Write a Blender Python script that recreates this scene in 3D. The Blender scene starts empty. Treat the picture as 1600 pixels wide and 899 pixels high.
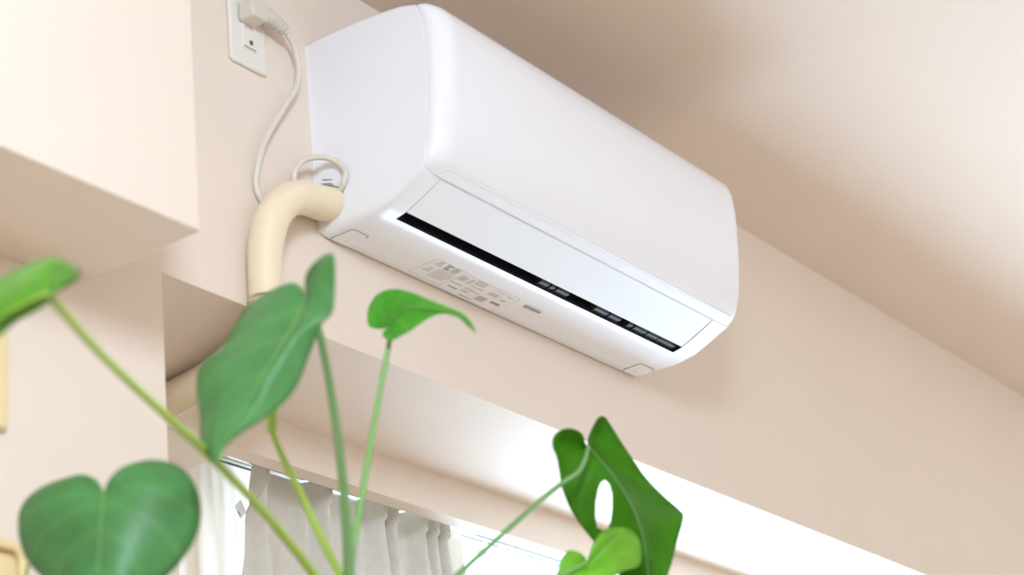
import bpy, bmesh, math, random
from mathutils import Vector, Matrix
random.seed(7)
sc = bpy.context.scene
COL = sc.collection
H = 0.76                      # eye height of the camera above the floor; "rel" heights below are above the eye

# ---------------------------------------------------------------- camera
cam_d = bpy.data.cameras.new('camera'); cam = bpy.data.objects.new('camera', cam_d); COL.objects.link(cam)
YAW, PITCH, ROLL = 0.99323, 0.40845, -0.10468
fw = Vector((math.sin(YAW)*math.cos(PITCH), math.cos(YAW)*math.cos(PITCH), math.sin(PITCH)))
rt = Vector((math.cos(YAW), -math.sin(YAW), 0)); up = rt.cross(fw)
rt, up = rt*math.cos(ROLL)+up*math.sin(ROLL), -rt*math.sin(ROLL)+up*math.cos(ROLL)
M = Matrix((rt, up, -fw)).transposed().to_4x4(); M.translation = Vector((0, -1.6125, H))
cam.matrix_world = M
cam_d.sensor_fit = 'HORIZONTAL'; cam_d.sensor_width = 36; cam_d.lens = 36*3327.5/1600
cam_d.clip_start = 0.05; cam_d.clip_end = 60
cam_d.dof.use_dof = True; cam_d.dof.focus_distance = 3.15; cam_d.dof.aperture_fstop = 4.4
sc.camera = cam

WINDOW_W, LAMP_L, LAMP_XYZ = 160.0, 59.5, (0.15, -1.82, 1.375)
WALL_C, CEIL_C = (.80, .70, .607), (.73, .612, .51)
# ---------------------------------------------------------------- world, daylight, exposure
w = bpy.data.worlds.new('world'); sc.world = w; w.use_nodes = True
bg = w.node_tree.nodes['Background']; bg.inputs[0].default_value = (0.68, 0.84, 1.0, 1); bg.inputs[1].default_value = 3.0
sc.view_settings.view_transform = 'Standard'; sc.view_settings.look = 'None'
sc.view_settings.gamma = 1.0; sc.view_settings.use_curve_mapping = False
sc.view_settings.exposure = 0.03
sc.cycles.max_bounces = 8; sc.cycles.diffuse_bounces = 6; sc.cycles.sample_clamp_indirect = 6.0

def area_light(name, loc, rot, sx, sy, power, color, shape='RECTANGLE'):
    d = bpy.data.lights.new(name, 'AREA'); d.shape = shape; d.size = sx
    if shape == 'RECTANGLE': d.size_y = sy
    d.energy = power; d.color = color
    o = bpy.data.objects.new(name, d); COL.objects.link(o); o.location = loc; o.rotation_euler = rot
    return o
# overcast daylight just outside the balcony window, shining into the room (-Y)
WIN_X0, WIN_X1, WIN_Z0, WIN_Z1 = 2.28, 4.72, 0.08, H+1.06
area_light('window_daylight', ((WIN_X0+WIN_X1)/2, 0.56, (WIN_Z0+WIN_Z1)/2), (math.radians(-90), 0, 0),
           WIN_X1-WIN_X0, WIN_Z1-WIN_Z0, WINDOW_W, (0.52, 0.735, 1.0))

# ---------------------------------------------------------------- helpers
def tag(o, label=None, cat=None, group=None, kind=None):
    if label: o['label'] = label
    if cat: o['category'] = cat
    if group: o['group'] = group
    if kind: o['kind'] = kind
    return o
def obj(name, verts, faces, mat, parent=None, smooth=False, rel=True, uvs=None, mats=None, fmat=None):
    """one mesh object; vertices come in room coordinates (rel: z above the eye)"""
    dz = H if rel else 0.0
    if parent is not None: org = Vector(parent.get('_org', parent.location))
    else:
        xs = [v[0] for v in verts]; ys = [v[1] for v in verts]; zs = [v[2]+dz for v in verts]
        org = Vector(((min(xs)+max(xs))/2, (min(ys)+max(ys))/2, min(zs)))
    me = bpy.data.meshes.new(name)
    me.from_pydata([(v[0]-org.x, v[1]-org.y, v[2]+dz-org.z) for v in verts], [], faces)
    if uvs is not None:
        ul = me.uv_layers.new(name='UVMap')
        for l in me.loops: ul.data[l.index].uv = uvs[l.vertex_index]
    for m in (mats or [mat]): me.materials.append(m)
    if fmat:
        for i, k in enumerate(fmat): me.polygons[i].material_index = k
    bm = bmesh.new(); bm.from_mesh(me); bmesh.ops.recalc_face_normals(bm, faces=bm.faces); bm.to_mesh(me); bm.free()
    if smooth:
        me.polygons.foreach_set('use_smooth', [True]*len(me.polygons))
        me.set_sharp_from_angle(angle=math.radians(smooth if smooth is not True else 40))
    o = bpy.data.objects.new(name, me); COL.objects.link(o)
    if parent is None: o.location = org
    else: o.parent = parent
    o['_org'] = tuple(org)
    return o
def thing(name, loc, label, cat, group=None, rel=True):
    o = bpy.data.objects.new(name, None); COL.objects.link(o)
    o.location = (loc[0], loc[1], loc[2]+(H if rel else 0)); o.empty_display_size = 0.05
    o['_org'] = tuple(o.location)
    return tag(o, label, cat, group)
def box_vf(x0, x1, y0, y1, z0, z1, base=0):
    v = [(x0,y0,z0),(x1,y0,z0),(x1,y1,z0),(x0,y1,z0),(x0,y0,z1),(x1,y0,z1),(x1,y1,z1),(x0,y1,z1)]
    f = [(0,3,2,1),(4,5,6,7),(0,1,5,4),(1,2,6,5),(2,3,7,6),(3,0,4,7)]
    return v, [tuple(i+base for i in q) for q in f]
def boxes_vf(L):
    V, F = [], []
    for b in L:
        v, f = box_vf(*b, base=len(V)); V += v; F += f
    return V, F
def box(name, b, mat, parent=None, bevel=0, rel=True):
    v, f = box_vf(*b); o = obj(name, v, f, mat, parent, rel=rel)
    if bevel: bev(o, bevel)
    return o
def bev(o, wd, seg=3):
    m = o.modifiers.new('bevel', 'BEVEL'); m.width = wd; m.segments = seg; m.limit_method = 'ANGLE'; m.angle_limit = math.radians(35)
    for p in o.data.polygons: p.use_smooth = True
    o.data.set_sharp_from_angle(angle=math.radians(50))
def crom(P, t):
    n = len(P)-1; t = max(0, min(n-1e-6, t)); i = int(t); f = t-i
    a, b, c, d = P[max(i-1,0)], P[i], P[i+1], P[min(i+2,n)]
    return tuple(0.5*((2*b[k])+(-a[k]+c[k])*f+(2*a[k]-5*b[k]+4*c[k]-d[k])*f*f+(-a[k]+3*b[k]-3*c[k]+d[k])*f**3) for k in range(len(b)))
def tube_vf(P, n=12, steps=60, radf=None, closed_ends=True):
    """P: list of (x,y,z,r) control points"""
    pts = [crom(P, i*(len(P)-1)/steps) for i in range(steps+1)]
    C = [Vector(p[:3]) for p in pts]
    L = [0]
    for i in range(steps): L.append(L[-1]+(C[i+1]-C[i]).length)
    V, F = [], []; ref = None
    for i, c in enumerate(C):
        t = (C[min(i+1,steps)]-C[max(i-1,0)]).normalized()
        if ref is None: ref = t.orthogonal().normalized()
        ref = (ref-t*ref.dot(t)).normalized(); b = t.cross(ref)
        r = pts[i][3]
        if radf: r = radf(r, L[i], L[-1])
        for k in range(n):
            a = 2*math.pi*k/n; p = c+(ref*math.cos(a)+b*math.sin(a))*r; V.append(tuple(p))
    for i in range(steps):
        for k in range(n):
            F.append((i*n+k, i*n+(k+1)%n, (i+1)*n+(k+1)%n, (i+1)*n+k))
    if closed_ends:
        F.append(tuple(range(n))); F.append(tuple(steps*n+k for k in range(n)))
    return V, F
def tube(name, P, mat, parent=None, n=12, steps=60, radf=None, rel=True):
    v, f = tube_vf(P, n, steps, radf); return obj(name, v, f, mat, parent, smooth=60, rel=rel)
def rrect(x0, x1, z0, z1, r, n=6):
    out = []
    for cx, cz, a0 in ((x1-r,z1-r,0),(x0+r,z1-r,90),(x0+r,z0+r,180),(x1-r,z0+r,270)):
        for k in range(n+1):
            a = math.radians(a0+90*k/n); out.append((cx+r*math.cos(a), cz+r*math.sin(a)))
    return out
def prism(name, pts2, a, b, plane, mat, parent=None, bevel=0, rel=True):
    """pts2 outline extruded between a and b; plane 'xz' (along y) or 'xy' (along z) or 'yz' (along x)"""
    mk = {'xz': lambda p, t: (p[0], t, p[1]), 'xy': lambda p, t: (p[0], p[1], t), 'yz': lambda p, t: (t, p[0], p[1])}[plane]
    n = len(pts2); V = [mk(p, a) for p in pts2]+[mk(p, b) for p in pts2]
    F = [tuple(range(n)), tuple(range(2*n-1, n-1, -1))]+[(k, (k+1)%n, n+(k+1)%n, n+k) for k in range(n)]
    o = obj(name, V, F, mat, parent, rel=rel)
    if bevel: bev(o, bevel)
    return o
def loft(name, rings, mat, parent, mats=None, ring_mat=None, smooth=35):
    n = len(rings[0]); V = [p for r in rings for p in r]; F = []; FM = []
    for i in range(len(rings)-1):
        for k in range(n):
            F.append((i*n+k, i*n+(k+1)%n, (i+1)*n+(k+1)%n, (i+1)*n+k)); FM.append(ring_mat(i, k) if ring_mat else 0)
    F.append(tuple(range(n))); F.append(tuple((len(rings)-1)*n+k for k in range(n))); FM += [0, 0]
    return obj(name, V, F, mat, parent, smooth=smooth, mats=mats, fmat=FM)

# ---------------------------------------------------------------- materials
def mat(name, col, rough=0.6, spec=0.5, bump=0, bscale=200, var=0, vscale=3, coat=0, metal=0, transl=0, emit=0):
    m = bpy.data.materials.new(name); m.use_nodes = True; nt = m.node_tree; N = nt.nodes; L = nt.links
    p = N['Principled BSDF']; p.inputs['Base Color'].default_value = (*col, 1); p.inputs['Roughness'].default_value = rough
    p.inputs['Specular IOR Level'].default_value = spec; p.inputs['Metallic'].default_value = metal; p.inputs['Coat Weight'].default_value = coat
    tc = N.new('ShaderNodeTexCoord')
    if var:
        nz = N.new('ShaderNodeTexNoise'); nz.inputs['Scale'].default_value = vscale; nz.inputs['Detail'].default_value = 4
        rp = N.new('ShaderNodeValToRGB'); rp.color_ramp.elements[0].position = .3; rp.color_ramp.elements[1].position = .7
        rp.color_ramp.elements[0].color = (*[c*(1-var) for c in col], 1); rp.color_ramp.elements[1].color = (*[min(1, c*(1+var*.6)) for c in col], 1)
        L.new(tc.outputs['Object'], nz.inputs['Vector']); L.new(nz.outputs['Fac'], rp.inputs['Fac']); L.new(rp.outputs['Color'], p.inputs['Base Color'])
    if bump:
        nb = N.new('ShaderNodeTexNoise'); nb.inputs['Scale'].default_value = bscale; nb.inputs['Detail'].default_value = 3
        b = N.new('ShaderNodeBump'); b.inputs['Strength'].default_value = bump; b.inputs['Distance'].default_value = .001
        L.new(tc.outputs['Object'], nb.inputs['Vector']); L.new(nb.outputs['Fac'], b.inputs['Height']); L.new(b.outputs['Normal'], p.inputs['Normal'])
    if emit:
        p.inputs['Emission Color'].default_value = (*col, 1); p.inputs['Emission Strength'].default_value = emit
    if transl:
        t = N.new('ShaderNodeBsdfTranslucent'); t.inputs['Color'].default_value = (*col, 1)
        mx = N.new('ShaderNodeMixShader'); mx.inputs[0].default_value = transl
        L.new(p.outputs[0], mx.inputs[1]); L.new(t.outputs[0], mx.inputs[2]); L.new(mx.outputs[0], N['Material Output'].inputs[0])
    return m
WALL = mat('wallpaper', WALL_C, .85, .25, bump=.25, bscale=420, var=.012, vscale=5)
CEIL = mat('ceiling_paper', CEIL_C, .9, .2, bump=.2, bscale=300, var=.01, vscale=4)
TRIM = mat('painted_trim', WALL_C, .6, .3, bump=.15, bscale=300)
PLAST = mat('white_plastic', (.87, .885, .935), .22, .5, bump=.02, bscale=900)
PANEL = mat('gloss_panel', (.87, .885, .935), .12, .5, coat=.3)
FLAP = mat('flap_plastic', (.85, .885, .935), .16, .5)
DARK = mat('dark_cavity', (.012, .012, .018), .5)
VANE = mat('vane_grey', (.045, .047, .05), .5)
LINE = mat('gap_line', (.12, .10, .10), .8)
INK = mat('grey_ink', (.30, .28, .28), .8)
INK2 = mat('pale_ink', (.52, .49, .48), .8)
LABEL = mat('label_film', (.86, .875, .92), .25)
CREAM = mat('cream_tape', (.84, .73, .54), .42, .5, var=.03, vscale=30)
CORD = mat('cord_grey', (.70, .66, .58), .45)
PLUGM = mat('plug_beige', (.68, .64, .55), .45)
OUTLET = mat('outlet_white', (.80, .78, .72), .35)
RED = mat('red_print', (.85, .22, .16), .7)
IVORY = mat('ivory_plastic', (.80, .66, .36), .3)
WHITEM = mat('white_metal', (.82, .83, .83), .35)
SILVER = mat('silver', (.72, .72, .72), .25, metal=.9)
GROOVE = mat('rail_groove', (.035, .045, .038), .7)
FABRIC = mat('linen', (.74, .71, .64), .9, .1, bump=.6, bscale=900, var=.05, vscale=60, transl=.10)
SHEERM = mat('sheer', (.93, .88, .80), .9, .1, bump=.2, bscale=900, transl=.6)
def glass_mat():
    m = bpy.data.materials.new('window_glass'); m.use_nodes = True; nt = m.node_tree; N = nt.nodes
    t = N.new('ShaderNodeBsdfTransparent'); g = N.new('ShaderNodeBsdfGlossy'); g.inputs['Roughness'].default_value = .02
    mx = N.new('ShaderNodeMixShader'); mx.inputs[0].default_value = .05
    nt.links.new(t.outputs[0], mx.inputs[1]); nt.links.new(g.outputs[0], mx.inputs[2])
    nt.links.new(mx.outputs[0], N['Material Output'].inputs[0]); return m
GLASS = glass_mat()
def wood_mat(name, c0, c1):
    m = mat(name, c0, .45); nt = m.node_tree; N = nt.nodes; L = nt.links
    tc = N.new('ShaderNodeTexCoord'); mp = N.new('ShaderNodeMapping'); mp.inputs['Scale'].default_value = (2, 30, 30)
    nz = N.new('ShaderNodeTexNoise'); nz.inputs['Scale'].default_value = 2; nz.inputs['Detail'].default_value = 5
    rp = N.new('ShaderNodeValToRGB'); rp.color_ramp.elements[0].color = (*c0, 1); rp.color_ramp.elements[1].color = (*c1, 1)
    L.new(tc.outputs['Object'], mp.inputs[0]); L.new(mp.outputs[0], nz.inputs['Vector']); L.new(nz.outputs['Fac'], rp.inputs[0])
    L.new(rp.outputs[0], N['Principled BSDF'].inputs['Base Color']); return m
FLOORM = wood_mat('wood_floor', (.36, .26, .17), (.50, .37, .25))
STANDM = wood_mat('stand_wood', (.30, .17, .08), (.42, .25, .12))
def leaf_mat(name, col, vein, transl, rough=.32, spec=.5):
    m = bpy.data.materials.new(name); m.use_nodes = True; nt = m.node_tree; N = nt.nodes; L = nt.links
    p = N['Principled BSDF']; p.inputs['Roughness'].default_value = rough; p.inputs['Specular IOR Level'].default_value = spec
    tc = N.new('ShaderNodeTexCoord'); sp = N.new('ShaderNodeSeparateXYZ'); L.new(tc.outputs['UV'], sp.inputs[0])
    def mth(op, a, b=None):
        n = N.new('ShaderNodeMath'); n.operation = op
        for i, q in enumerate((a, b)):
            if q is None: continue
            if isinstance(q, (int, float)): n.inputs[i].default_value = q
            else: L.new(q, n.inputs[i])
        return n.outputs[0]
    ph = mth('ADD', mth('MULTIPLY', sp.outputs[0], 7.0), mth('MULTIPLY', sp.outputs[1], -1.6))
    fr = mth('ABSOLUTE', mth('SUBTRACT', mth('FRACT', ph), .5))
    vn = N.new('ShaderNodeMapRange'); vn.inputs[1].default_value = .16; vn.inputs[2].default_value = .0; vn.inputs[3].default_value = 0; vn.inputs[4].default_value = .18
    L.new(fr, vn.inputs[0])
    nz = N.new('ShaderNodeTexNoise'); nz.inputs['Scale'].default_value = 25; nz.inputs['Detail'].default_value = 3; L.new(tc.outputs['Object'], nz.inputs['Vector'])
    rp = N.new('ShaderNodeValToRGB'); rp.color_ramp.elements[0].position = .3; rp.color_ramp.elements[1].position = .7
    rp.color_ramp.elements[0].color = (*[c*.85 for c in col], 1); rp.color_ramp.elements[1].color = (*[c*1.12 for c in col], 1); L.new(nz.outputs['Fac'], rp.inputs[0])
    mc = N.new('ShaderNodeMix'); mc.data_type = 'RGBA'; L.new(vn.outputs[0], mc.inputs[0]); L.new(rp.outputs[0], mc.inputs[6]); mc.inputs[7].default_value = (*vein, 1)
    L.new(mc.outputs[2], p.inputs['Base Color'])
    b = N.new('ShaderNodeBump'); b.inputs['Strength'].default_value = .35; b.inputs['Distance'].default_value = .004; L.new(vn.outputs[0], b.inputs['Height']); L.new(b.outputs[0], p.inputs['Normal'])
    t = N.new('ShaderNodeBsdfTranslucent'); hs = N.new('ShaderNodeMix'); hs.data_type = 'RGBA'; hs.blend_type = 'MULTIPLY'; hs.inputs[0].default_value = 1
    L.new(mc.outputs[2], hs.inputs[6]); hs.inputs[7].default_value = (2.0, 1.9, .45, 1); L.new(hs.outputs[2], t.inputs['Color'])
    mx = N.new('ShaderNodeMixShader'); mx.inputs[0].default_value = transl
    L.new(p.outputs[0], mx.inputs[1]); L.new(t.outputs[0], mx.inputs[2]); L.new(mx.outputs[0], N['Material Output'].inputs[0])
    return m
LEAF_DK = leaf_mat('leaf_mature', (.075, .25, .072), (.20, .42, .16), .25, .42, .4)
LEAF_MD = leaf_mat('leaf_mid', (.085, .34, .035), (.20, .45, .12), .35, .55, .2)
LEAF_BK = leaf_mat('leaf_backlit', (.055, .21, .006), (.11, .30, .03), .35, .5, .2)
LEAF_YG = leaf_mat('leaf_young', (.19, .42, .04), (.32, .55, .10), .4)
LEAF_GL = leaf_mat('leaf_glossy', (.13, .36, .03), (.24, .48, .08), .4, .18)
STEM = mat('petiole_green', (.20, .42, .10), .4, transl=.1)
STEM_LT = mat('petiole_lime', (.42, .62, .10), .4, transl=.15)
STEM_DK = mat('petiole_dark', (.17, .33, .12), .4)
TERRA = mat('pot_ceramic', (.75, .72, .68), .4); SOIL = mat('soil', (.06, .04, .03), .95, bump=1, bscale=80)

# ---------------------------------------------------------------- the room
ZC = 1.641                    # ceiling above the eye
ZB = 1.0695                   # underside of the wall over the window niche
X0, X1, Y0 = -2.2, 5.15, -3.7
def struct(name, label, V, F, m, cat=None):
    o = obj(name, V, F, m); return tag(o, label, cat, kind='structure')
struct('floor', 'brown wooden floor of the room', *box_vf(X0, X1, Y0, .62, -H-.05, -H), FLOORM, 'floor')
struct('ceiling', 'pale ceiling above the air conditioner', *box_vf(X0, X1, Y0, .62, ZC, ZC+.06), CEIL, 'ceiling')
o = prism('wall_back', [(X0,-H),(1.7135,-H),(1.7135,ZB),(4.95,ZB),(4.95,-H),(X1,-H),(X1,ZC),(X0,ZC)], 0.0, .42, 'xz', WALL)
tag(o, 'pale pink-beige wall carrying the air conditioner, open below for the window niche', 'wall', kind='structure')
struct('wall_left', 'beige wall at the far left of the room', *box_vf(X0-.08, X0, Y0, .62, -H, ZC), WALL, 'wall')
struct('wall_right', 'beige wall at the far right of the room', *box_vf(X1, X1+.08, Y0, .62, -H, ZC), WALL, 'wall')
struct('wall_front', 'beige wall behind the viewer', *box_vf(X0, X1, Y0-.08, Y0, -H, ZC), WALL, 'wall')
wz1 = WIN_Z1-H
struct('wall_niche', 'wall around the bright window at the back of the niche',
       *boxes_vf([(1.7135, WIN_X0, .42, .50, -H, ZB), (WIN_X1, 4.95, .42, .50, -H, ZB), (WIN_X0, WIN_X1, .42, .50, -H, WIN_Z0-H), (WIN_X0, WIN_X1, .42, .50, wz1, ZB)]), WALL, 'wall')
# dropped curtain box under the niche soffit: lip board in front, solid at the left
o = struct('trim_1', 'beige lip of the curtain box hanging under the niche soffit',
       *boxes_vf([(2.121, 4.95, .242, .272, 1.005, ZB), (1.7135, 2.121, .242, .42, 1.005, ZB)]), TRIM, 'trim')
# boxed-in beam at the upper left, standing proud of the wall
o = struct('trim_2', 'boxed-in white-lit beam projecting from the wall at upper left', *box_vf(X0, 1.576, -.190, 0, 1.012, ZC), WALL, 'beam')
bev(o, .0025, 2)
win = bpy.data.objects.new('window_1', None); COL.objects.link(win); win.location = ((WIN_X0+WIN_X1)/2, .46, WIN_Z0); win['_org'] = tuple(win.location)
tag(win, 'white-framed bright window behind the curtains', 'window', kind='structure')
z0 = WIN_Z0-H; mid = 3.37
for nm, b in (('frame_head', (WIN_X0, WIN_X1, .43, .48, wz1-.012, wz1)), ('frame_sill', (WIN_X0, WIN_X1, .43, .49, z0, z0+.05)),
              ('frame_jamb', (WIN_X0, WIN_X0+.04, .43, .48, z0+.05, wz1-.012)), ('frame_jamb', (WIN_X1-.04, WIN_X1, .43, .48, z0+.05, wz1-.012)),
              ('meeting_stile', (mid-.025, mid+.025, .435, .475, z0+.05, wz1-.012))):
    box(nm, b, WHITEM, win)
for a, b in ((WIN_X0+.04, mid-.025), (mid+.025, WIN_X1-.04)):
    box('glass_pane', (a, b, .453, .457, z0+.05, wz1-.012), GLASS, win)

# ---------------------------------------------------------------- pendant globe lamp of the room (above the viewer): gives the key light
LX, LY, LZ = LAMP_XYZ
lamp = thing('pendant_lamp', (LX, LY, LZ-.25), 'white paper globe lantern hanging from the ceiling above the viewer', 'lamp')
def turned(name, prof, m, n=40):
    V = [(LX+r*math.cos(2*math.pi*k/n), LY+r*math.sin(2*math.pi*k/n), z) for r, z in prof for k in range(n)]
    F = [(i*n+k, i*n+(k+1)%n, (i+1)*n+(k+1)%n, (i+1)*n+k) for i in range(len(prof)-1) for k in range(n)]
    F += [tuple(range(n)), tuple((len(prof)-1)*n+k for k in range(n))]
    return obj(name, V, F, m, lamp, smooth=50)
GLOBE = mat('opal_globe', (.67, .82, 1.0), .4, emit=LAMP_L)
turned('paper_globe', [(max(.004, .25*math.sin(math.pi*a/18)), LZ-.25*math.cos(math.pi*a/18)) for a in range(0, 18)], GLOBE)
turned('lamp_holder', [(.05, LZ+.235), (.05, ZC)], WHITEM)

# ---------------------------------------------------------------- air conditioner
AX0, AX1 = 2.016, 2.816
ac = thing('air_conditioner', (2.416, 0, 1.216), 'white wall-mounted split air conditioner with slightly open louver', 'air conditioner')
Z = 0.0
pA = [(0,1.2225),(-.0015,1.2185),(-.005,1.2165),(-.02,1.216),(-.05,1.216),(-.076,1.216),(-.086,1.2163),(-.094,1.2172),
      (-.101,1.2188),(-.109,1.2200),(-.117,1.2218),(-.133,1.2280),(-.149,1.2350),(-.165,1.2422),(-.1790,1.2490),
      (-.1815,1.254),(-.186,1.262),(-.190,1.30),(-.196,1.34),(-.2,1.38),(-.202,1.434),(-.2005,1.475),(-.196,1.490),(-.188,1.4985),(-.165,1.5065),(-.124,1.5125),(-.08,1.5150),
      (-.03,1.516),(-.010,1.516),(-.004,1.5145),(-.0008,1.5115),(0,1.507)]
iS, iE = 8, 14
pB = list(pA); pB[9] = (-.097,1.236); pB[10] = (-.100,1.262); pB[11] = (-.118,1.282); pB[12] = (-.148,1.285); pB[13] = (-.172,1.268)
def inset(p, d):
    n = len(p); out = []
    for i, (y, z) in enumerate(p):
        a, b = p[i-1], p[(i+1) % n]
        t = (b[0]-a[0], b[1]-a[1]); l = math.hypot(*t) or 1
        nx, nz = t[1]/l, -t[0]/l       # inward for this winding is found by the centroid
        cy, cz = -.1-y, 1.37-z
        if nx*cy+nz*cz < 0: nx, nz = -nx, -nz
        d_ = d*{14: .6, 15: .3, 16: .15, 17: .12, 18: .12, 19: .12, 20: .12, 21: .25, 22: .45, 23: .65, 24: .85}.get(i, 1)
        yy, zz = y+nx*d_, z+nz*d_
        if y > -.0005: yy = 0
        out.append((min(yy, 0), zz))
    return out
XA, XB = 2.056, 2.763
def rg(x, p): return [(x, y, z) for y, z in p]
ends = [(0, .011), (.0012, .0075), (.0035, .0042), (.007, .0016), (.012, 0)]
rings = [rg(AX0+dx, inset(pA, i)) for dx, i in ends]+[rg(XA, pA), rg(XA, pB), rg(XB, pB), rg(XB, pA)]+[rg(AX1-dx, inset(pA, i)) for dx, i in reversed(ends)]
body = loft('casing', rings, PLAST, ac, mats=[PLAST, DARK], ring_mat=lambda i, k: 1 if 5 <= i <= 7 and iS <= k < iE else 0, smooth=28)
# front panel
po = [(-.198,1.4985),(-.208,1.4945),(-.2185,1.486),(-.226,1.474),(-.2300,1.458),(-.2312,1.435),(-.2300,1.405),(-.2265,1.365),(-.2215,1.325),(-.2145,1.292),(-.2075,1.274),(-.2010,1.2625),(-.1960,1.2570),(-.1890,1.2524),(-.1818,1.2490)]
pi_ = [(-.1802,1.2516),(-.1851,1.262),(-.1892,1.30),(-.1952,1.34),(-.1992,1.38),(-.2012,1.434),(-.1997,1.475),(-.1950,1.4915)]
def panel_ring(x, s):
    inner = list(reversed(pi_)); outp = []
    for y, z in po:
        # nearest inner point by height -> shrink towards the seam
        zi = min(max(z, 1.2516), 1.4915)
        k = min(range(len(pi_)-1), key=lambda q: 0 if pi_[q][1] <= zi <= pi_[q+1][1] else 9)
        f = (zi-pi_[k][1])/(pi_[k+1][1]-pi_[k][1]); yi = pi_[k][0]+(pi_[k+1][0]-pi_[k][0])*f
        zz = z if 1.252 < z < 1.4915 else zi+(z-zi)*s
        zz -= .007*max(0, 1-s)**1.5*max(0, min(1, (z-1.465)/.03))
        zz += .016*max(0, 1-s)**1.5*max(0, min(1, (1.285-z)/.03))
        outp.append((x, yi+(y-yi)*s-.0006, zz))
    return outp+[(x, y, z+.016*max(0, 1-s)**1.5*max(0, min(1, (1.285-z)/.03))) for y, z in pi_]
pr = []
for q in range(0, 10):
    th = math.radians(90*q/9); pr.append((AX0+.0006+.032*(1-math.cos(th)), .17+.83*math.sin(th)))
rings = [panel_ring(x, s) for x, s in pr]+[panel_ring(AX0+AX1-x, s) for x, s in reversed(pr)]
panel = loft('front_panel', rings, PANEL, ac, smooth=40)
# thin moulded bead along the lower edge of the panel
bz = [(AX0+.024,-.1870,1.2512,.0007),(AX0+.028,-.1905,1.2530,.0007),(AX0+.034,-.1962,1.2562,.0007),(AX0+.042,-.1968,1.2566,.0007)]
bz += [(AX0+.06+k*.06, -.1968, 1.2566, .0007) for k in range(12)]+[(AX1-.036,-.1968,1.2566,.0007),(AX1-.029,-.1960,1.2560,.0007),(AX1-.024,-.1905,1.2530,.0007)]
tube('panel_bead', bz, PANEL, panel, n=8, steps=120)
# louver flap
fo = [(-.1785,1.2492),(-.165,1.2428),(-.149,1.2357),(-.133,1.2287),(-.1185,1.2228)]
def flap_ring(x): return [(x, y, z-.0002) for y, z in fo]+[(x, y+.0012, z+.0042) for y, z in reversed(fo)]
loft('louver_flap', [flap_ring(XA+.0013), flap_ring(XB-.0013)], FLAP, ac, smooth=40)
# guide vanes inside the air outlet, seen as grey pieces through the slot
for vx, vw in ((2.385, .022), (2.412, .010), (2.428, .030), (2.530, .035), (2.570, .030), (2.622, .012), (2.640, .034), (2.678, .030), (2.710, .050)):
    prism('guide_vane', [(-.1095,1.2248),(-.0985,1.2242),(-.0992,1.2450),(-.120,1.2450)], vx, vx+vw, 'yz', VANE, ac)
# screw covers on the underside
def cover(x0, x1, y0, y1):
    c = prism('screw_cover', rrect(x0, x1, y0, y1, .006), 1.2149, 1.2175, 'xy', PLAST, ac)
    prism('cover_gap_shade', rrect(x0-.0007, x1+.0007, y0-.0007, y1+.0007, .0065), 1.2156, 1.217, 'xy', LINE, c)  # larger dark plate behind the cover, its colour standing in for the shadow gap
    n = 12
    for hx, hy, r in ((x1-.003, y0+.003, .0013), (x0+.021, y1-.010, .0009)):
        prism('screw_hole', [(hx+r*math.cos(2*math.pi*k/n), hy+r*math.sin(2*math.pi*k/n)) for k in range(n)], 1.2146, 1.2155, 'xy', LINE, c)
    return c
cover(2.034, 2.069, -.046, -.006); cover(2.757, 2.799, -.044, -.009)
# printed labels on the underside
def rects(name, L, zt, m, parent):
    V, F = boxes_vf([(x0, x1, y0, y1, zt-.00012, zt) for x0, x1, y0, y1 in L]); o = obj(name, V, F, m, parent)
    if len(L) > 4: o['kind'] = 'stuff'
    return o
def frame_rects(x0, x1, y0, y1, t=.0006):
    return [(x0, x1, y0, y0+t), (x0, x1, y1-t, y1), (x0, x0+t, y0+t, y1-t), (x1-t, x1, y0+t, y1-t)]
def text_lines(x0, x1, y0, y1, n, fill=.5, seed=0, wmin=.0012, wmax=.004, gap=.0005):
    rnd = random.Random(seed); out = []; h = (y1-y0)/n
    for i in range(n):
        x = x0; xe = x1-rnd.random()*.12*(x1-x0)
        while x < xe-.0006:
            wd = min(rnd.uniform(wmin, wmax), xe-x); out.append((x, x+wd, y0+i*h, y0+i*h+h*fill)); x += wd+gap
    return out
def bars(x0, x1, y0, y1, seed):
    rnd = random.Random(seed); x = x0; out = []
    while x < x1:
        wd = rnd.choice((.00035, .0005, .0009)); out.append((x, min(x+wd, x1), y0, y1)); x += wd+rnd.choice((.0003, .0004, .0006))
    return out
ZL = 1.2158
wl = prism('warning_label', rrect(2.195, 2.266, -.066, -.013, .004), ZL, ZL+.0003, 'xy', LABEL, ac)
rects('label_border', frame_rects(2.1955, 2.2655, -.0655, -.0135, .0005), ZL, INK2, wl)
def tri(cx, cy, s, name):
    # outlined warning triangle, apex towards the front of the unit (-y)
    def t3(k): return [(cx-s*k, cy+s*.58*k), (cx+s*k, cy+s*.58*k), (cx, cy-s*1.16*k)]
    a, b = t3(1), t3(.74); V = [(x, y, ZL-.00012) for x, y in a+b]; F = [(i, (i+1)%3, 3+(i+1)%3, 3+i) for i in range(3)]
    v2, f2 = boxes_vf([(cx-s*.06, cx+s*.06, cy-s*.45, cy+s*.15, ZL-.00012, ZL), (cx-s*.06, cx+s*.06, cy+s*.25, cy+s*.38, ZL-.00012, ZL)])
    F += [tuple(i+len(V) for i in q) for q in f2]
    return obj(name, V+v2, F, INK, wl)
tri(2.2105, -.0570, .0078, 'warning_triangle'); tri(2.2115, -.0350, .0075, 'warning_triangle')
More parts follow.
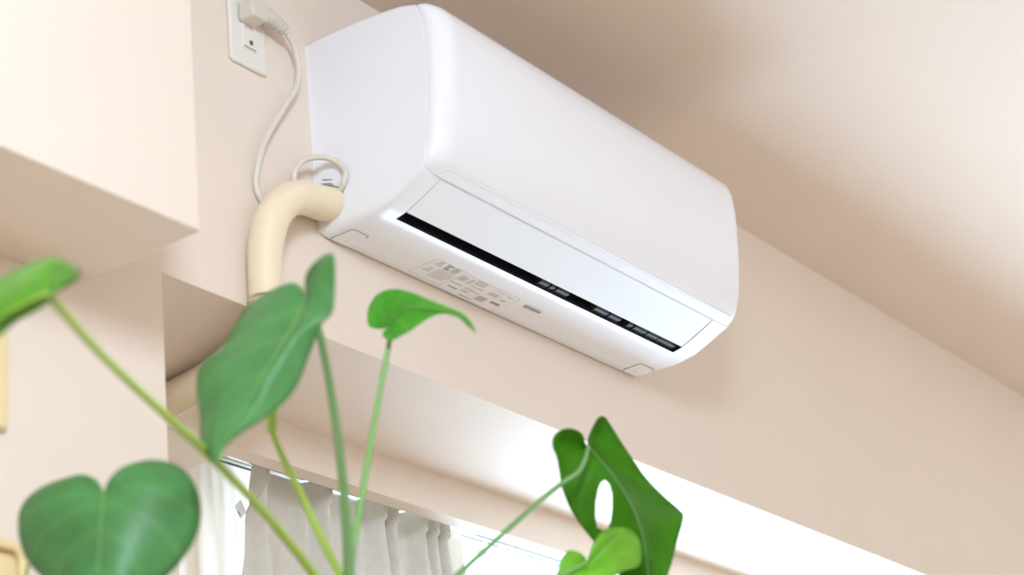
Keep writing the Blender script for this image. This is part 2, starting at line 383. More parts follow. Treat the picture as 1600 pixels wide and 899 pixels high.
def text(name, s, x, y, size, m, parent):
    cu = bpy.data.curves.new(name, 'FONT'); cu.body = s; cu.size = size; cu.offset = size*.012
    t = bpy.data.objects.new(name, cu); COL.objects.link(t)
    dg = bpy.context.evaluated_depsgraph_get(); dg.update(); me = bpy.data.meshes.new_from_object(t.evaluated_get(dg))
    V = [(x+v.co.x, y-v.co.y, ZL-.00012) for v in me.vertices]; F = [tuple(p.vertices) for p in me.polygons]
    bpy.data.objects.remove(t); bpy.data.curves.remove(cu); bpy.data.meshes.remove(me)
    return obj(name, V, F, m, parent)
text('warning_text', '警告', 2.2225, -.0505, .0165, INK, wl)
rects('fine_print', text_lines(2.224, 2.262, -.045, -.020, 6, .45, 3), ZL, INK2, wl)
rl = prism('rating_label', rrect(2.2675, 2.399, -.0625, -.0065, .002), ZL, ZL+.0003, 'xy', LABEL, ac)
rects('label_border', frame_rects(2.2685, 2.3985, -.062, -.007, .0004), ZL, INK2, rl)
dense = text_lines(2.2695,2.2838,-.0563,-.0424,9,.62,11)+text_lines(2.300,2.3235,-.0585,-.0478,6,.5,12)+text_lines(2.2955,2.3225,-.0612,-.0595,1,.8,13)+text_lines(2.345,2.369,-.0495,-.0390,5,.6,14)
light = text_lines(2.2885,2.2975,-.0570,-.0420,8,.5,21)+text_lines(2.303,2.3345,-.0440,-.0400,2,.45,22)+text_lines(2.303,2.3268,-.0345,-.0280,3,.5,23)+text_lines(2.3427,2.3696,-.0570,-.0545,1,.6,24)+text_lines(2.377,2.391,-.0430,-.0378,3,.6,25)+text_lines(2.330,2.3395,-.0330,-.0280,2,.6,26)
bold = text_lines(2.277,2.2985,-.0222,-.0195,1,1,31,.0012,.0022,.0004)+text_lines(2.2693,2.2965,-.0328,-.0312,1,.9,32)+text_lines(2.3036,2.3212,-.0250,-.0200,2,.4,33)+text_lines(2.314,2.3462,-.0130,-.0110,1,.9,34)+text_lines(2.3755,2.3906,-.0560,-.0540,1,.8,35)
rects('dense_print', dense, ZL, INK2, rl); rects('fine_print', light, ZL, INK2, rl); rects('bold_print', bold, ZL, INK, rl)
rects('grey_print_block', text_lines(2.3420,2.3640,-.0300,-.0160,9,.75,41,.002,.006,.0003), ZL, INK2, rl)
rects('barcode', bars(2.3715, 2.3930, -.0300, -.0242, 5), ZL, INK, rl)
bl = prism('barcode_label', rrect(2.4145, 2.466, -.0600, -.0440, .001), ZL, ZL+.0003, 'xy', LABEL, ac)
rects('barcode', bars(2.421, 2.4625, -.0560, -.0490, 6), ZL, INK, bl)
rects('fine_print', text_lines(2.419,2.460,-.0586,-.0574,1,.8,51)+text_lines(2.424,2.452,-.0478,-.0466,1,.8,52), ZL, INK2, bl)
# cable opening above the pipe on the left flank: dark recess with a small bent flap
prism('cable_opening', [(-.011,1.2870),(-.0300,1.2800),(-.0470,1.2715),(-.0490,1.2560),(-.020,1.2600)], AX0-.0006, AX0+.004, 'yz', DARK, ac)
prism('knockout_flap', [(-.013,1.2905),(-.033,1.2835),(-.0335,1.2810),(-.013,1.2875)], AX0-.006, AX0, 'yz', PLAST, ac)
prism('opening_mark', [(-.014,1.2950),(-.031,1.2890),(-.031,1.2880),(-.014,1.2938)], AX0-.0006, AX0+.001, 'yz', LINE, ac)
# mounting plate sliver between unit and wall
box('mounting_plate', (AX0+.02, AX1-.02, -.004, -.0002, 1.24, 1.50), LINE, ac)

# ---------------------------------------------------------------- refrigerant pipe in cream wrapping
pp = thing('refrigerant_pipe', (1.87, -.03, 1.03), 'cream wrapped pipe bending from the air conditioner down the wall', 'pipe')
pth = [(2.030,-.0255,1.2580,.0230),(1.992,-.0275,1.2475,.0230),(1.952,-.033,1.2390,.0230),(1.914,-.036,1.2215,.0232),(1.886,-.0335,1.190,.0230),(1.8755,-.0275,1.150,.0225),(1.872,-.0265,1.110,.022),(1.873,-.025,1.075,.022)]
pth2 = [(1.873,-.025,1.076,.022),(1.878,-.020,1.052,.022),(1.892,.004,1.040,.022),(1.925,.07,1.040,.022),(1.958,.15,1.0425,.022),(1.972,.21,1.044,.022),(1.978,.246,1.044,.022)]
tube('wrapped_hose', pth, CREAM, pp, n=28, steps=440, radf=lambda r, l, T: r+.00022*math.sin(l*2*math.pi/.0032)+.0005*math.sin(l*40))
tube('corrugated_hose', pth2, CREAM, pp, n=28, steps=640, radf=lambda r, l, T: r+.0013*math.sin(l*2*math.pi/.0042))
tube('thin_white_tube', [(1.893,.010,1.0165,.0012),(1.925,.07,1.0165,.0012),(1.960,.15,1.0185,.0012),(1.978,.21,1.0195,.0012),(1.984,.2435,1.0195,.0012)], WHITEM, pp, n=8, steps=30)  # thin white tube along the underside of the corrugated hose

# ---------------------------------------------------------------- outlet, plug and power cord
ot = thing('wall_outlet', (1.889, 0, 1.420), 'off-white wall outlet plate with a red marking beside the unit', 'outlet')
plate = prism('cover_plate', rrect(1.8535, 1.9235, 1.420, 1.540, .006), -.0065, 0, 'xz', OUTLET, ot, bevel=.0025)
ins = prism('socket_insert', rrect(1.8750, 1.9020, 1.446, 1.526, .0015), -.0080, -.004, 'xz', OUTLET, ot, bevel=.0006)
prism('terminal_door', rrect(1.8770, 1.9000, 1.4485, 1.4705, .001), -.0092, -.006, 'xz', OUTLET, ins, bevel=.0005)
prism('terminal_notch', rrect(1.8870, 1.8935, 1.4535, 1.4600, .0006), -.0096, -.008, 'xz', LINE, ins)
prism('door_groove', rrect(1.8765, 1.9005, 1.4478, 1.4486, .0003), -.0086, -.007, 'xz', LINE, ins)
V, F = boxes_vf([(1.8800+i*.0042, 1.8800+i*.0042+.0030, -.00825, -.0079, 1.4785+j*.0016, 1.4785+j*.0016+.0009) for i in range(4) for j in range(2)]+[(1.8812+i*.0042, 1.8822+i*.0042, -.00825, -.0079, 1.4775, 1.4812) for i in range(4)])
obj('red_marking', V, F, RED, ins)
pc = thing('power_cord', (1.93, -.02, 1.24), 'beige power cord with plug looping from outlet to the unit', 'cord')
pl = prism('plug_body', rrect(1.8680, 1.9000, 1.4820, 1.5130, .006), -.034, -.0078, 'xz', PLUGM, pc, bevel=.003)
# ribbed strain relief leaving the plug to the right
sr = []
n_r = 6
tube('strain_relief', [(1.896,-.025,1.5000,.0115),(1.908,-.025,1.4995,.0110),(1.924,-.0248,1.4975,.0100),(1.938,-.0245,1.4940,.0090),(1.9445,-.0243,1.4915,.0078)], PLUGM, pl, n=18, steps=110,
     radf=lambda r, l, T: r-(.0017 if l > .016 and (l % .0050) < .0016 else 0))
tube('cable', [(1.942,-.0245,1.4920,.0042),(1.951,-.024,1.4870,.0042),(1.963,-.022,1.478,.0042),(1.9725,-.020,1.459,.0042),(1.9745,-.018,1.437,.0042),(1.966,-.017,1.412,.0042),(1.949,-.015,1.385,.0042),(1.925,-.013,1.348,.0042),(1.902,-.012,1.310,.0042),(1.889,-.011,1.274,.0042),(1.889,-.0052,1.246,.0042),(1.901,-.0048,1.226,.0042),(1.925,-.0048,1.221,.0042),(1.950,-.0050,1.237,.0042),(1.952,-.016,1.262,.0042),(1.950,-.021,1.281,.0042),(1.964,-.026,1.301,.0042),(1.993,-.034,1.3135,.0042),(2.008,-.047,1.3065,.0042),(2.0095,-.0590,1.288,.0042),(2.0085,-.0555,1.273,.0042),(2.014,-.043,1.2665,.0042)], CORD, pc, n=12, steps=260)

# ---------------------------------------------------------------- ivory plates at the far left on the wall
sw = thing('switch_plate', (1.432, 0, .806), 'ivory plastic switch plate cut by the left edge, upper of two', 'switch plate', 'ivory plates on the left wall')
prism('plate', rrect(1.393, 1.463, .806, .926, .008), -.011, 0, 'xz', IVORY, sw, bevel=.004)
prism('rocker', rrect(1.412, 1.444, .832, .900, .003), -.014, -.008, 'xz', IVORY, sw, bevel=.0015)
it = thing('intercom', (1.42, 0, .50), 'ivory rounded intercom case with raised rim at the bottom left corner', 'intercom', 'ivory plates on the left wall')
prism('back_case', rrect(1.360, 1.4830, .50, .684, .018), -.010, 0, 'xz', IVORY, it, bevel=.004)
n = len(rrect(0,1,0,1,.1)); a = rrect(1.361, 1.482, .501, .683, .018); b = rrect(1.372, 1.471, .512, .672, .012)
V = [(x, -.009, z) for x, z in a]+[(x, -.020, z) for x, z in [(p[0]*.94+q[0]*.06, p[1]*.94+q[1]*.06) for p, q in zip(a, b)]]+[(x, -.020, z) for x, z in b]+[(x, -.009, z) for x, z in b]
F = [(r*n+k, r*n+(k+1)%n, ((r+1)%4)*n+(k+1)%n, ((r+1)%4)*n+k) for r in range(4) for k in range(n)]
rim = obj('rim', V, F, IVORY, it); bev(rim, .003)
prism('handset_panel', rrect(1.376, 1.467, .516, .668, .010), -.013, -.009, 'xz', IVORY, it, bevel=.0015)

# ---------------------------------------------------------------- curtains
rail = thing('curtain_rail', (3.4, .35, 1.030), 'silver and white double curtain rail inside the curtain box', 'curtain rail')
tube('front_rod', [(2.187,.325,1.0365,.0052),(3.0,.325,1.0365,.0052),(4.90,.325,1.0365,.0052)], SILVER, rail, n=16, steps=4)
tube('rod_tip', [(2.177,.325,1.0365,.0018),(2.182,.325,1.0365,.0042),(2.189,.325,1.0365,.0054)], SILVER, rail, n=16, steps=8)
box('white_track', (2.17, 4.90, .342, .360, 1.0365, 1.048), WHITEM, rail, bevel=.0015)
box('track_groove', (2.171, 4.899, .3485, .3535, 1.0358, 1.0368), GROOVE, rail)
box('rear_track', (2.17, 4.90, .376, .392, 1.046, 1.058), WHITEM, rail, bevel=.0015)
box('rod_seam', (2.785, 4.89, .3237, .3258, 1.0302, 1.0313), GROOVE, rail)
for k in range(14):
    gx = 2.84+k*.034+(.012 if k % 3 else 0)
    box('glider', (gx, gx+(.018 if k % 4 == 1 else .009), .3465, .3555, 1.0300, 1.0370), WHITEM, rail, bevel=.001)
pin = [2.222, 2.366, 2.496, 2.526, 2.600, 2.630, 2.658]
ZT, ZP, ZF = 1.0295, .990, -H+.02
def drape():
    NS, zs = 460, []
    z = ZT
    while z > .78: zs.append(z); z -= .004
    while z > ZF: zs.append(z); z -= .05
    zs.append(ZF)
    V = []; UV = []
    for z in zs:
        d = max(0, ZP-z); g = min(1, d/.16); g = g*g*(3-2*g); hgt = max(0, z-ZP)/(ZT-ZP)
        xl = 2.222-.036*min(1, d/.15); xr = 2.752+.008*min(1, d/.1)
        for s in range(NS+1):
            x = xl+(xr-xl)*s/NS; y = 0
            for i, p in enumerate(pin):
                pd = p-.004*g
                wdt = .0040+.0150*g; amp = .046+.002*g
                if z > ZP:
                    wt = .0040+.0075*hgt; q = (x-p)/wt
                    y += .045*math.exp(-q**4)*(1-.25*hgt*math.cos(q*3.1)**2)
                else:
                    y += amp*math.exp(-abs((x-pd)/wdt)**2.6)
                    if g < .9: y -= .008*(1-g)*math.exp(-((x-pd)/(.0022+.004*g))**2)
            e = max(0, 1-(x-xl)/.02); y += .012*e*e*(.3+.7*g)
            y += .004*g*math.sin(x*95)+.0025*g*math.sin(x*41+z*6)
            y += .0012*math.sin(z*9+x*30)*g
            V.append((x, .331-y, z)); UV.append((s/NS, z))
    n = NS+1; F = [(i*n+s, i*n+s+1, (i+1)*n+s+1, (i+1)*n+s) for i in range(len(zs)-1) for s in range(NS)]
    return V, F
V, F = drape()
cu = obj('drape_curtain', V, F, FABRIC, smooth=70); tag(cu, 'beige linen pinch-pleated curtain gathered left of the bright window', 'curtain')
sm = cu.modifiers.new('thickness', 'SOLIDIFY'); sm.thickness = .0012
# care tag sewn to the curtain edge
V = [(2.203,.322,.972),(2.190,.322,.958),(2.200,.322,.941),(2.214,.322,.954)]
V = V+[(x, y+.0006, z) for x, y, z in V]; F = [(0,1,2,3),(7,6,5,4)]+[(k,(k+1)%4,4+(k+1)%4,4+k) for k in range(4)]
tg = obj('care_tag', V, F, LABEL, cu); tg['label'] = 'white care tag'
V, F = boxes_vf([(2.1952+i*.0022, 2.1952+i*.0022+.0014, .3216, .322, .9495-i*.0016, .9520-i*.0016) for i in range(3)])
obj('tag_print', V, F, LINE, tg)
def sheer():
    zs = [1.042-.012*i for i in range(23)]
    while zs[-1] > -H+.08: zs.append(zs[-1]-.06)
    NS = 220; V = []
    for z in zs:
        d = max(0, 1.01-z); g = min(1, d/.12)
        for s in range(NS+1):
            x = 2.128+(2.40-2.128)*s/NS
            y = .0015*g*math.sin(x*150)+.010*(1-.55*g)*math.exp(-((x-2.133)/.010)**2)+.016*g*math.exp(-((x-2.143)/.013)**2)+.005*g*math.sin(x*40+1)+.0006*math.sin(x*260)*(1-g)
            V.append((x-.012*g*max(0, 1-(x-2.128)/.06), .366-y, z))
    n = NS+1; return V, [(i*n+s, i*n+s+1, (i+1)*n+s+1, (i+1)*n+s) for i in range(len(zs)-1) for s in range(NS)]
V, F = sheer()
sh = obj('sheer_curtain', V, F, SHEERM, smooth=70); tag(sh, 'white sheer curtain hanging behind the left edge of the linen curtain', 'curtain')

# ---------------------------------------------------------------- monstera
LEAF_HEART = (
    [(1.2991,-0.3096,1.3853),(1.3006,-0.3003,1.3972),(1.2993,-0.2841,1.4061),(1.298,-0.2626,1.4081),(1.2871,-0.246,1.4023),(1.2764,-0.2358,1.39),(1.2716,-0.2318,1.3744),(1.2727,-0.232,1.3524),(1.2742,-0.2418,1.3294),(1.2746,-0.2693,1.3023),(1.2755,-0.2996,1.278),(1.2712,-0.3269,1.2596)],
    [(1.3012,-0.3098,1.3815),(1.3003,-0.3107,1.381),(1.2994,-0.3116,1.3806),(1.2985,-0.3125,1.3802),(1.2969,-0.3132,1.3773),(1.2908,-0.3184,1.3693),(1.2856,-0.3226,1.3582),(1.2816,-0.3246,1.3422),(1.2791,-0.3251,1.3213),(1.2769,-0.3243,1.298),(1.275,-0.3241,1.275),(1.2712,-0.3269,1.2596)],
    [(1.301,-0.3124,1.3849),(1.3079,-0.3138,1.3963),(1.319,-0.3223,1.4085),(1.3355,-0.3342,1.4144),(1.3453,-0.3538,1.4069),(1.3505,-0.3701,1.3889),(1.353,-0.3766,1.3636),(1.3501,-0.3749,1.3385),(1.3393,-0.3654,1.3136),(1.3195,-0.3526,1.29),(1.2952,-0.3375,1.2723),(1.2712,-0.3269,1.2596)],
)
LEAF_EDGE = (
    [(1.0394,-0.5231,1.4272),(1.0609,-0.5153,1.4442),(1.082,-0.5063,1.4607),(1.0995,-0.4914,1.4766),(1.1051,-0.4786,1.4865),(1.1036,-0.4605,1.4894),(1.1007,-0.4379,1.4893),(1.0886,-0.4249,1.4804),(1.0608,-0.4259,1.4611),(1.0348,-0.426,1.4371),(1.0111,-0.4246,1.4068),(0.9905,-0.4347,1.385)],
    [(1.0385,-0.5213,1.4265),(1.035,-0.525,1.4242),(1.0315,-0.5287,1.422),(1.028,-0.5324,1.4197),(1.0235,-0.535,1.418),(1.0181,-0.536,1.4161),(1.0137,-0.5326,1.4133),(1.0095,-0.5234,1.4099),(1.0028,-0.5081,1.4036),(0.9949,-0.4893,1.395),(0.9862,-0.4679,1.3849),(0.9781,-0.4494,1.3772)],
    [(1.0388,-0.5203,1.4248),(1.0401,-0.5154,1.4236),(1.0406,-0.5093,1.4225),(1.0407,-0.5023,1.4211),(1.0401,-0.4945,1.4203),(1.0387,-0.4848,1.4182),(1.0377,-0.4746,1.4149),(1.0342,-0.4664,1.409),(1.0261,-0.4612,1.401),(1.0167,-0.4542,1.3933),(1.0028,-0.4417,1.3872),(0.9905,-0.4347,1.385)],
)
LEAF_BROAD = (
    [(1.4198,-0.4564,1.5632),(1.4242,-0.4495,1.5741),(1.4255,-0.4363,1.5828),(1.4245,-0.4132,1.5836),(1.4149,-0.3927,1.5722),(1.3972,-0.3869,1.5466),(1.3819,-0.385,1.5215),(1.3605,-0.3774,1.5008),(1.3487,-0.3815,1.4763),(1.3394,-0.3924,1.441),(1.3248,-0.406,1.4094),(1.3104,-0.4267,1.3866),(1.2956,-0.4506,1.3685)],
    [(1.4186,-0.4593,1.5567),(1.4156,-0.4617,1.555),(1.4126,-0.4642,1.5534),(1.41,-0.4654,1.5496),(1.4033,-0.4673,1.5406),(1.3908,-0.4707,1.5243),(1.3773,-0.4702,1.5049),(1.3629,-0.466,1.4823),(1.3487,-0.4618,1.4595),(1.3343,-0.4549,1.4336),(1.3207,-0.4492,1.408),(1.3077,-0.4479,1.3865),(1.2956,-0.4506,1.3685)],
    [(1.4172,-0.4626,1.5637),(1.4008,-0.4804,1.5723),(1.3891,-0.5005,1.5748),(1.3805,-0.5204,1.5711),(1.3764,-0.529,1.5605),(1.3835,-0.5207,1.5312),(1.3853,-0.5148,1.5148),(1.381,-0.5049,1.5055),(1.3804,-0.4927,1.4861),(1.3702,-0.4783,1.4478),(1.3448,-0.4672,1.42),(1.3141,-0.4498,1.3945),(1.2956,-0.4506,1.3685)],
)
LEAF_CURLED = (
    [(1.6278,-0.3928,1.6091),(1.6288,-0.3821,1.6121),(1.6286,-0.3707,1.6164),(1.63,-0.367,1.6274),(1.6329,-0.3686,1.6423),(1.6379,-0.3769,1.6542),(1.6394,-0.3938,1.655),(1.6445,-0.4105,1.6488),(1.6531,-0.428,1.6368),(1.6589,-0.4504,1.6217),(1.6574,-0.4698,1.6071),(1.6528,-0.4828,1.5903),(1.6448,-0.4919,1.5753)],
    [(1.6292,-0.3961,1.6106),(1.6285,-0.3965,1.6103),(1.6279,-0.397,1.61),(1.6271,-0.3986,1.6114),(1.6268,-0.4016,1.6139),(1.627,-0.406,1.6169),(1.6283,-0.4119,1.6196),(1.6272,-0.4245,1.6188),(1.629,-0.4394,1.6152),(1.6347,-0.4574,1.6081),(1.64,-0.4737,1.5994),(1.6436,-0.4844,1.5871),(1.6448,-0.4919,1.5753)],
    [(1.6283,-0.3922,1.6073),(1.6225,-0.3922,1.6028),(1.6188,-0.3937,1.5963),(1.6186,-0.4008,1.5897),(1.6176,-0.4098,1.5873),(1.6172,-0.4194,1.5884),(1.6219,-0.4269,1.5923),(1.6264,-0.4355,1.5979),(1.6319,-0.4459,1.6039),(1.636,-0.4602,1.6048),(1.6405,-0.4748,1.5971),(1.6433,-0.4836,1.5852),(1.6448,-0.4919,1.5753)],
)
LEAF_SPLIT = (
    [(1.9247,-0.4332,1.5385),(1.9172,-0.4359,1.5467),(1.9072,-0.432,1.5515),(1.8971,-0.4241,1.5514),(1.8903,-0.4158,1.5445),(1.8891,-0.4126,1.5331),(1.8948,-0.4131,1.5207),(1.9009,-0.4105,1.5056),(1.9086,-0.4071,1.4865),(1.9235,-0.4091,1.46),(1.9422,-0.4172,1.4341),(1.949,-0.4317,1.4045),(1.9517,-0.4525,1.3673),(1.9509,-0.4735,1.3372)],
    [(1.9278,-0.435,1.5349),(1.9293,-0.4341,1.5355),(1.9309,-0.4331,1.5362),(1.9325,-0.4322,1.5368),(1.9348,-0.4314,1.536),(1.939,-0.4317,1.5331),(1.9363,-0.4384,1.5245),(1.934,-0.4476,1.5116),(1.9344,-0.4578,1.4947),(1.9375,-0.468,1.4725),(1.9412,-0.4763,1.4467),(1.9441,-0.4802,1.417),(1.9481,-0.4787,1.3784),(1.9509,-0.4735,1.3372)],
    [(1.9282,-0.4377,1.5373),(1.9347,-0.4388,1.5522),(1.9417,-0.4425,1.5689),(1.9538,-0.4448,1.5743),(1.9684,-0.4432,1.5682),(1.9835,-0.445,1.5511),(2.0002,-0.4482,1.5324),(2.0177,-0.4518,1.5128),(2.0385,-0.4602,1.4927),(2.0567,-0.4683,1.4774),(2.0347,-0.4842,1.4596),(2.0076,-0.486,1.4239),(1.981,-0.4866,1.3859),(1.9509,-0.4735,1.3372)],
)
LEAF_PALE = (
    [(1.8947,-0.4355,1.3981),(1.8834,-0.435,1.4005),(1.8702,-0.4327,1.4043),(1.8608,-0.4273,1.3968),(1.8556,-0.4232,1.3827),(1.8549,-0.4211,1.369),(1.8584,-0.4252,1.3546),(1.8659,-0.4347,1.3396),(1.8762,-0.4506,1.3271)],
    [(1.8963,-0.4368,1.3966),(1.8963,-0.4368,1.3966),(1.8963,-0.4368,1.3966),(1.8974,-0.4365,1.394),(1.8994,-0.4363,1.3901),(1.8921,-0.4423,1.3802),(1.8865,-0.4464,1.3648),(1.8816,-0.4488,1.3458),(1.8762,-0.4506,1.3271)],
    [(1.8969,-0.4391,1.3983),(1.9011,-0.4425,1.4134),(1.9093,-0.4516,1.4278),(1.9226,-0.4612,1.433),(1.9393,-0.4702,1.4311),(1.9321,-0.4837,1.4117),(1.9218,-0.4854,1.3835),(1.8928,-0.4721,1.3724),(1.8762,-0.4506,1.3271)],
)
HOLE = [(1.9446, -0.4413, 1.4976), (1.9489, -0.4438, 1.4926), (1.9535, -0.4429, 1.4825), (1.958, -0.4379, 1.4676), (1.961, -0.4324, 1.4547), (1.9611, -0.4272, 1.4478), (1.9582, -0.4221, 1.4471), (1.9541, -0.4184, 1.4502), (1.9498, -0.4201, 1.4609), (1.9457, -0.4256, 1.4758), (1.9432, -0.4325, 1.4892), (1.9429, -0.437, 1.4954)]
PET_HEART = [(1.3049, -0.306, 1.382, 0.0035), (1.3402, -0.271, 1.3828, 0.0038), (1.3846, -0.2343, 1.3513, 0.004), (1.4486, -0.2407, 1.3109, 0.004), (1.5406, -0.2852, 1.2646, 0.0045), (1.6175, -0.312, 1.1999, 0.005)]
PET_EDGE = [(1.0529, -0.5062, 1.4351, 0.003), (1.0635, -0.5033, 1.4311, 0.0033), (1.1287, -0.4766, 1.4221, 0.0033), (1.1976, -0.4542, 1.4117, 0.0034), (1.2678, -0.4338, 1.4011, 0.0038), (1.3261, -0.4162, 1.3919, 0.004), (1.4108, -0.3917, 1.3733, 0.004), (1.4741, -0.3738, 1.354, 0.0042), (1.5277, -0.3595, 1.3329, 0.0045), (1.5636, -0.3535, 1.3062, 0.0046), (1.59, -0.3419, 1.2655, 0.0048), (1.6193, -0.3146, 1.1997, 0.005)]
PET_BROAD = [(1.43, -0.4507, 1.5616, 0.003), (1.4514, -0.4391, 1.5558, 0.0035), (1.4593, -0.4392, 1.5408, 0.0038), (1.4855, -0.4266, 1.4992, 0.004), (1.5149, -0.4096, 1.446, 0.0045), (1.5428, -0.39, 1.3925, 0.005), (1.5689, -0.368, 1.3394, 0.0055), (1.6207, -0.3166, 1.1994, 0.006)]
PET_CURLED = [(1.633, -0.3922, 1.6108, 0.0022), (1.6331, -0.3916, 1.5973, 0.0025), (1.6289, -0.3889, 1.577, 0.003), (1.6209, -0.3811, 1.5322, 0.003), (1.607, -0.3756, 1.4766, 0.0032), (1.5946, -0.368, 1.4154, 0.0035), (1.581, -0.3639, 1.3612, 0.004), (1.5894, -0.3498, 1.3145, 0.0043), (1.6009, -0.3358, 1.262, 0.0045), (1.62, -0.3156, 1.1995, 0.005)]
SHEATH = [(1.4703, -0.3739, 1.5377, 0.0015), (1.4794, -0.3611, 1.504, 0.0045), (1.4837, -0.3545, 1.4872, 0.005), (1.4871, -0.3507, 1.4759, 0.0048), (1.4889, -0.3506, 1.4724, 0.0035)]
PET_NEW = [(1.4875, -0.3512, 1.4758, 0.003), (1.4916, -0.3502, 1.4665, 0.0032), (1.5031, -0.351, 1.4453, 0.0035), (1.5205, -0.3542, 1.4156, 0.0037), (1.5421, -0.3572, 1.3776, 0.0038), (1.5679, -0.3577, 1.341, 0.004), (1.5825, -0.3552, 1.3121, 0.0042), (1.5998, -0.342, 1.2669, 0.0046), (1.6218, -0.3181, 1.1992, 0.005)]
PET_SPLIT = [(1.9158, -0.4423, 1.5294, 0.0022), (1.9016, -0.4438, 1.5085, 0.0026), (1.8925, -0.4387, 1.4945, 0.0028), (1.8772, -0.4254, 1.4823, 0.003), (1.8378, -0.4097, 1.4506, 0.003), (1.7843, -0.3922, 1.4062, 0.0032), (1.7405, -0.3745, 1.3679, 0.0035), (1.6909, -0.3659, 1.3272, 0.0038), (1.6519, -0.3524, 1.2849, 0.004), (1.6308, -0.3372, 1.2436, 0.0045), (1.6286, -0.319, 1.1998, 0.005)]
PET_PALE = [(1.8882, -0.4417, 1.3932, 0.002), (1.8732, -0.4423, 1.3854, 0.0025), (1.8529, -0.4313, 1.3732, 0.003), (1.784, -0.4078, 1.3257, 0.0035), (1.6889, -0.3742, 1.266, 0.004), (1.6332, -0.3169, 1.2008, 0.005)]
PET_LOW = [(1.3024, -0.2239, 1.3462, 0.0012), (1.3039, -0.2132, 1.3425, 0.0014), (1.3071, -0.2038, 1.3369, 0.0016), (1.321, -0.1937, 1.3224, 0.002), (1.3697, -0.202, 1.289, 0.003), (1.4809, -0.2401, 1.2476, 0.004), (1.6157, -0.3095, 1.2002, 0.005)]
pot_c = (1.621, -.317)
pt = thing('monstera_plant', (*pot_c, 0), 'out-of-focus green monstera plant with heart-shaped leaves in the foreground', 'plant', rel=False)
def leaf(name, data, m, mrib, label, bulge=.006, side=1, rib_r=.0016, hole=None, rib_off=.0015):
    Lf, Md, Rt = data; NR, NC = 44, 9; n = len(Md)-1
    nrm = Vector((0, 0, 0))
    for i in range(n+1):
        nrm += (Vector(Lf[i])-Vector(Md[i])).cross(Vector(Rt[i])-Vector(Md[max(0,i-1)])) if i else Vector()
    cm = Vector((0, -1.6125, H))-Vector(Md[n//2])
    a = Vector(Lf[n//2])-Vector(Rt[n//2]); b = Vector(Md[-1])-Vector(Md[0]); nrm = a.cross(b).normalized()
    if nrm.dot(cm) < 0: nrm = -nrm
    V, UV = [], []
    for r in range(NR+1):
        t = r*n/NR; l = Vector(crom(Lf, t)); c = Vector(crom(Md, t)); q = Vector(crom(Rt, t))
        for k in range(-NC, NC+1):
            v = abs(k)/NC; e = l if k < 0 else q
            p = c+(e-c)*v+nrm*side*bulge*math.sin(math.pi*v)*min(1, (e-c).length/.04)
            V.append(tuple(p)); UV.append((r/NR, v))
    w_ = 2*NC+1
    F = [(r*w_+k, r*w_+k+1, (r+1)*w_+k+1, (r+1)*w_+k) for r in range(NR) for k in range(w_-1)]
    o = obj(name, V, F, m, pt, smooth=80, rel=False, uvs=UV)
    s = o.modifiers.new('thickness', 'SOLIDIFY'); s.thickness = .0007; s.offset = 0
    if hole:
        hc = sum((Vector(p) for p in hole), Vector())/len(hole); k = len(hole)
        ax = cm.normalized()
        hv = [tuple(Vector(p)+ax*.06) for p in hole]+[tuple(Vector(p)-ax*.06) for p in hole]
        hf = [tuple(range(k)), tuple(range(2*k-1, k-1, -1))]+[(i, (i+1)%k, k+(i+1)%k, k+i) for i in range(k)]
        cut = obj('cutter', hv, hf, m, pt, rel=False)
        bo = o.modifiers.new('hole', 'BOOLEAN'); bo.operation = 'DIFFERENCE'; bo.object = cut; bo.solver = 'EXACT'
        dg = bpy.context.evaluated_depsgraph_get(); dg.update()
        me = bpy.data.meshes.new_from_object(o.evaluated_get(dg)); o.modifiers.clear(); o.data = me
        bpy.data.objects.remove(cut)
    o['label'] = label
    rp_ = [tuple(Vector(Md[i])+nrm*rib_off)+(rib_r*(1-.75*i/n),) for i in range(n+1) if i == 0 or (Vector(Md[i])-Vector(Md[i-1])).length > 1e-5]
    tube('midrib', rp_, mrib, o, n=8, steps=40, rel=False)
    return o
leaf('leaf', LEAF_HEART, LEAF_DK, STEM, 'dark green heart-shaped leaf, lower left', .010, 1)
leaf('leaf', LEAF_EDGE, LEAF_GL, STEM_LT, 'bright leaf seen edge-on at the left border', .020, 1, .0018)
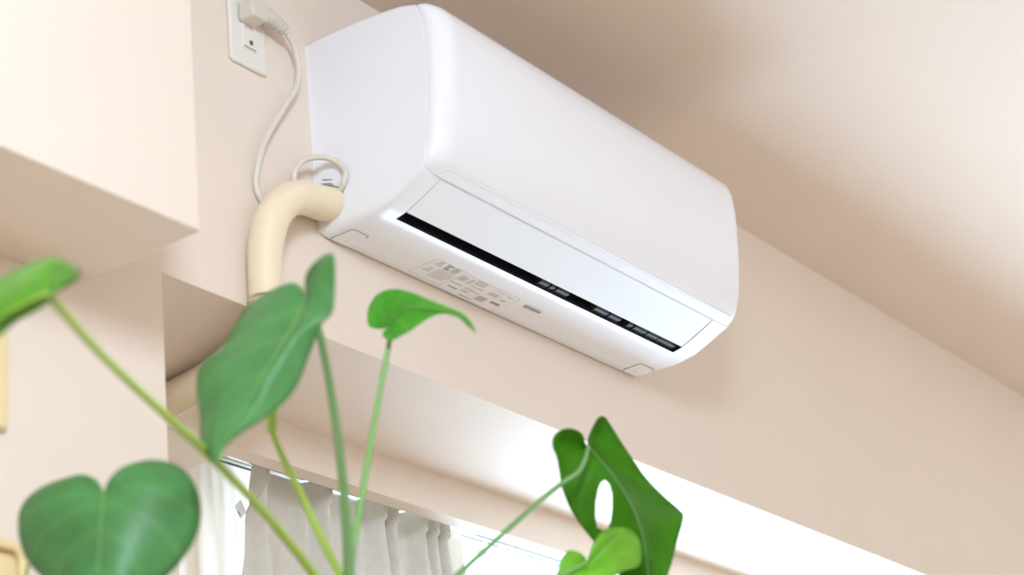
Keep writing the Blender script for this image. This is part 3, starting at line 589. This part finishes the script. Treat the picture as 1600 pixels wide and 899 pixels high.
leaf('leaf', LEAF_BROAD, LEAF_DK, STEM, 'large drooping leaf before the pipe', .008, 1)
leaf('leaf', LEAF_CURLED, LEAF_MD, STEM, 'small leaf with curled tip', .006, -1, .0010)
leaf('leaf', LEAF_SPLIT, LEAF_BK, STEM_DK, 'backlit leaf with an oval hole', .008, -1, rib_r=.0011, hole=HOLE)
leaf('leaf', LEAF_PALE, LEAF_YG, STEM_LT, 'pale folded leaf at the bottom edge', .006, 1, .0012)
for P_, m in ((PET_HEART, STEM), (PET_EDGE, STEM_LT), (PET_BROAD, STEM_DK), (PET_CURLED, STEM), (PET_NEW, STEM_LT), (PET_SPLIT, STEM_DK), (PET_PALE, STEM), (PET_LOW, STEM_LT)):
    tube('petiole', P_, m, pt, n=12, steps=60, rel=False)
tube('leaf_sheath', SHEATH, STEM_LT, pt, n=12, steps=20, rel=False)
def lathe(name, prof, m, n=36):
    V = [(pot_c[0]+r*math.cos(2*math.pi*k/n), pot_c[1]+r*math.sin(2*math.pi*k/n), z) for r, z in prof for k in range(n)]
    F = [(i*n+k, i*n+(k+1)%n, (i+1)*n+(k+1)%n, (i+1)*n+k) for i in range(len(prof)-1) for k in range(n)]
    F += [tuple(range(n)), tuple((len(prof)-1)*n+k for k in range(n))]
    return obj(name, V, F, m, pt, smooth=40, rel=False)
lathe('pot', [(.075,1.00),(.082,1.005),(.105,1.195),(.108,1.215),(.102,1.217),(.098,1.195)], TERRA)
lathe('soil', [(.097,1.18),(.098,1.196),(.05,1.202),(.01,1.204)], SOIL)
box('stand_top', (pot_c[0]-.15, pot_c[0]+.15, pot_c[1]-.15, pot_c[1]+.15, .975, 1.0), STANDM, pt, rel=False, bevel=.004)
for sx in (-1, 1):
    for sy in (-1, 1):
        cx, cy = pot_c[0]+sx*.125, pot_c[1]+sy*.125
        box('stand_leg', (cx-.015, cx+.015, cy-.015, cy+.015, 0, .975), STANDM, pt, rel=False, bevel=.003)
for o in list(bpy.data.objects):
    if '_org' in o: del o['_org']
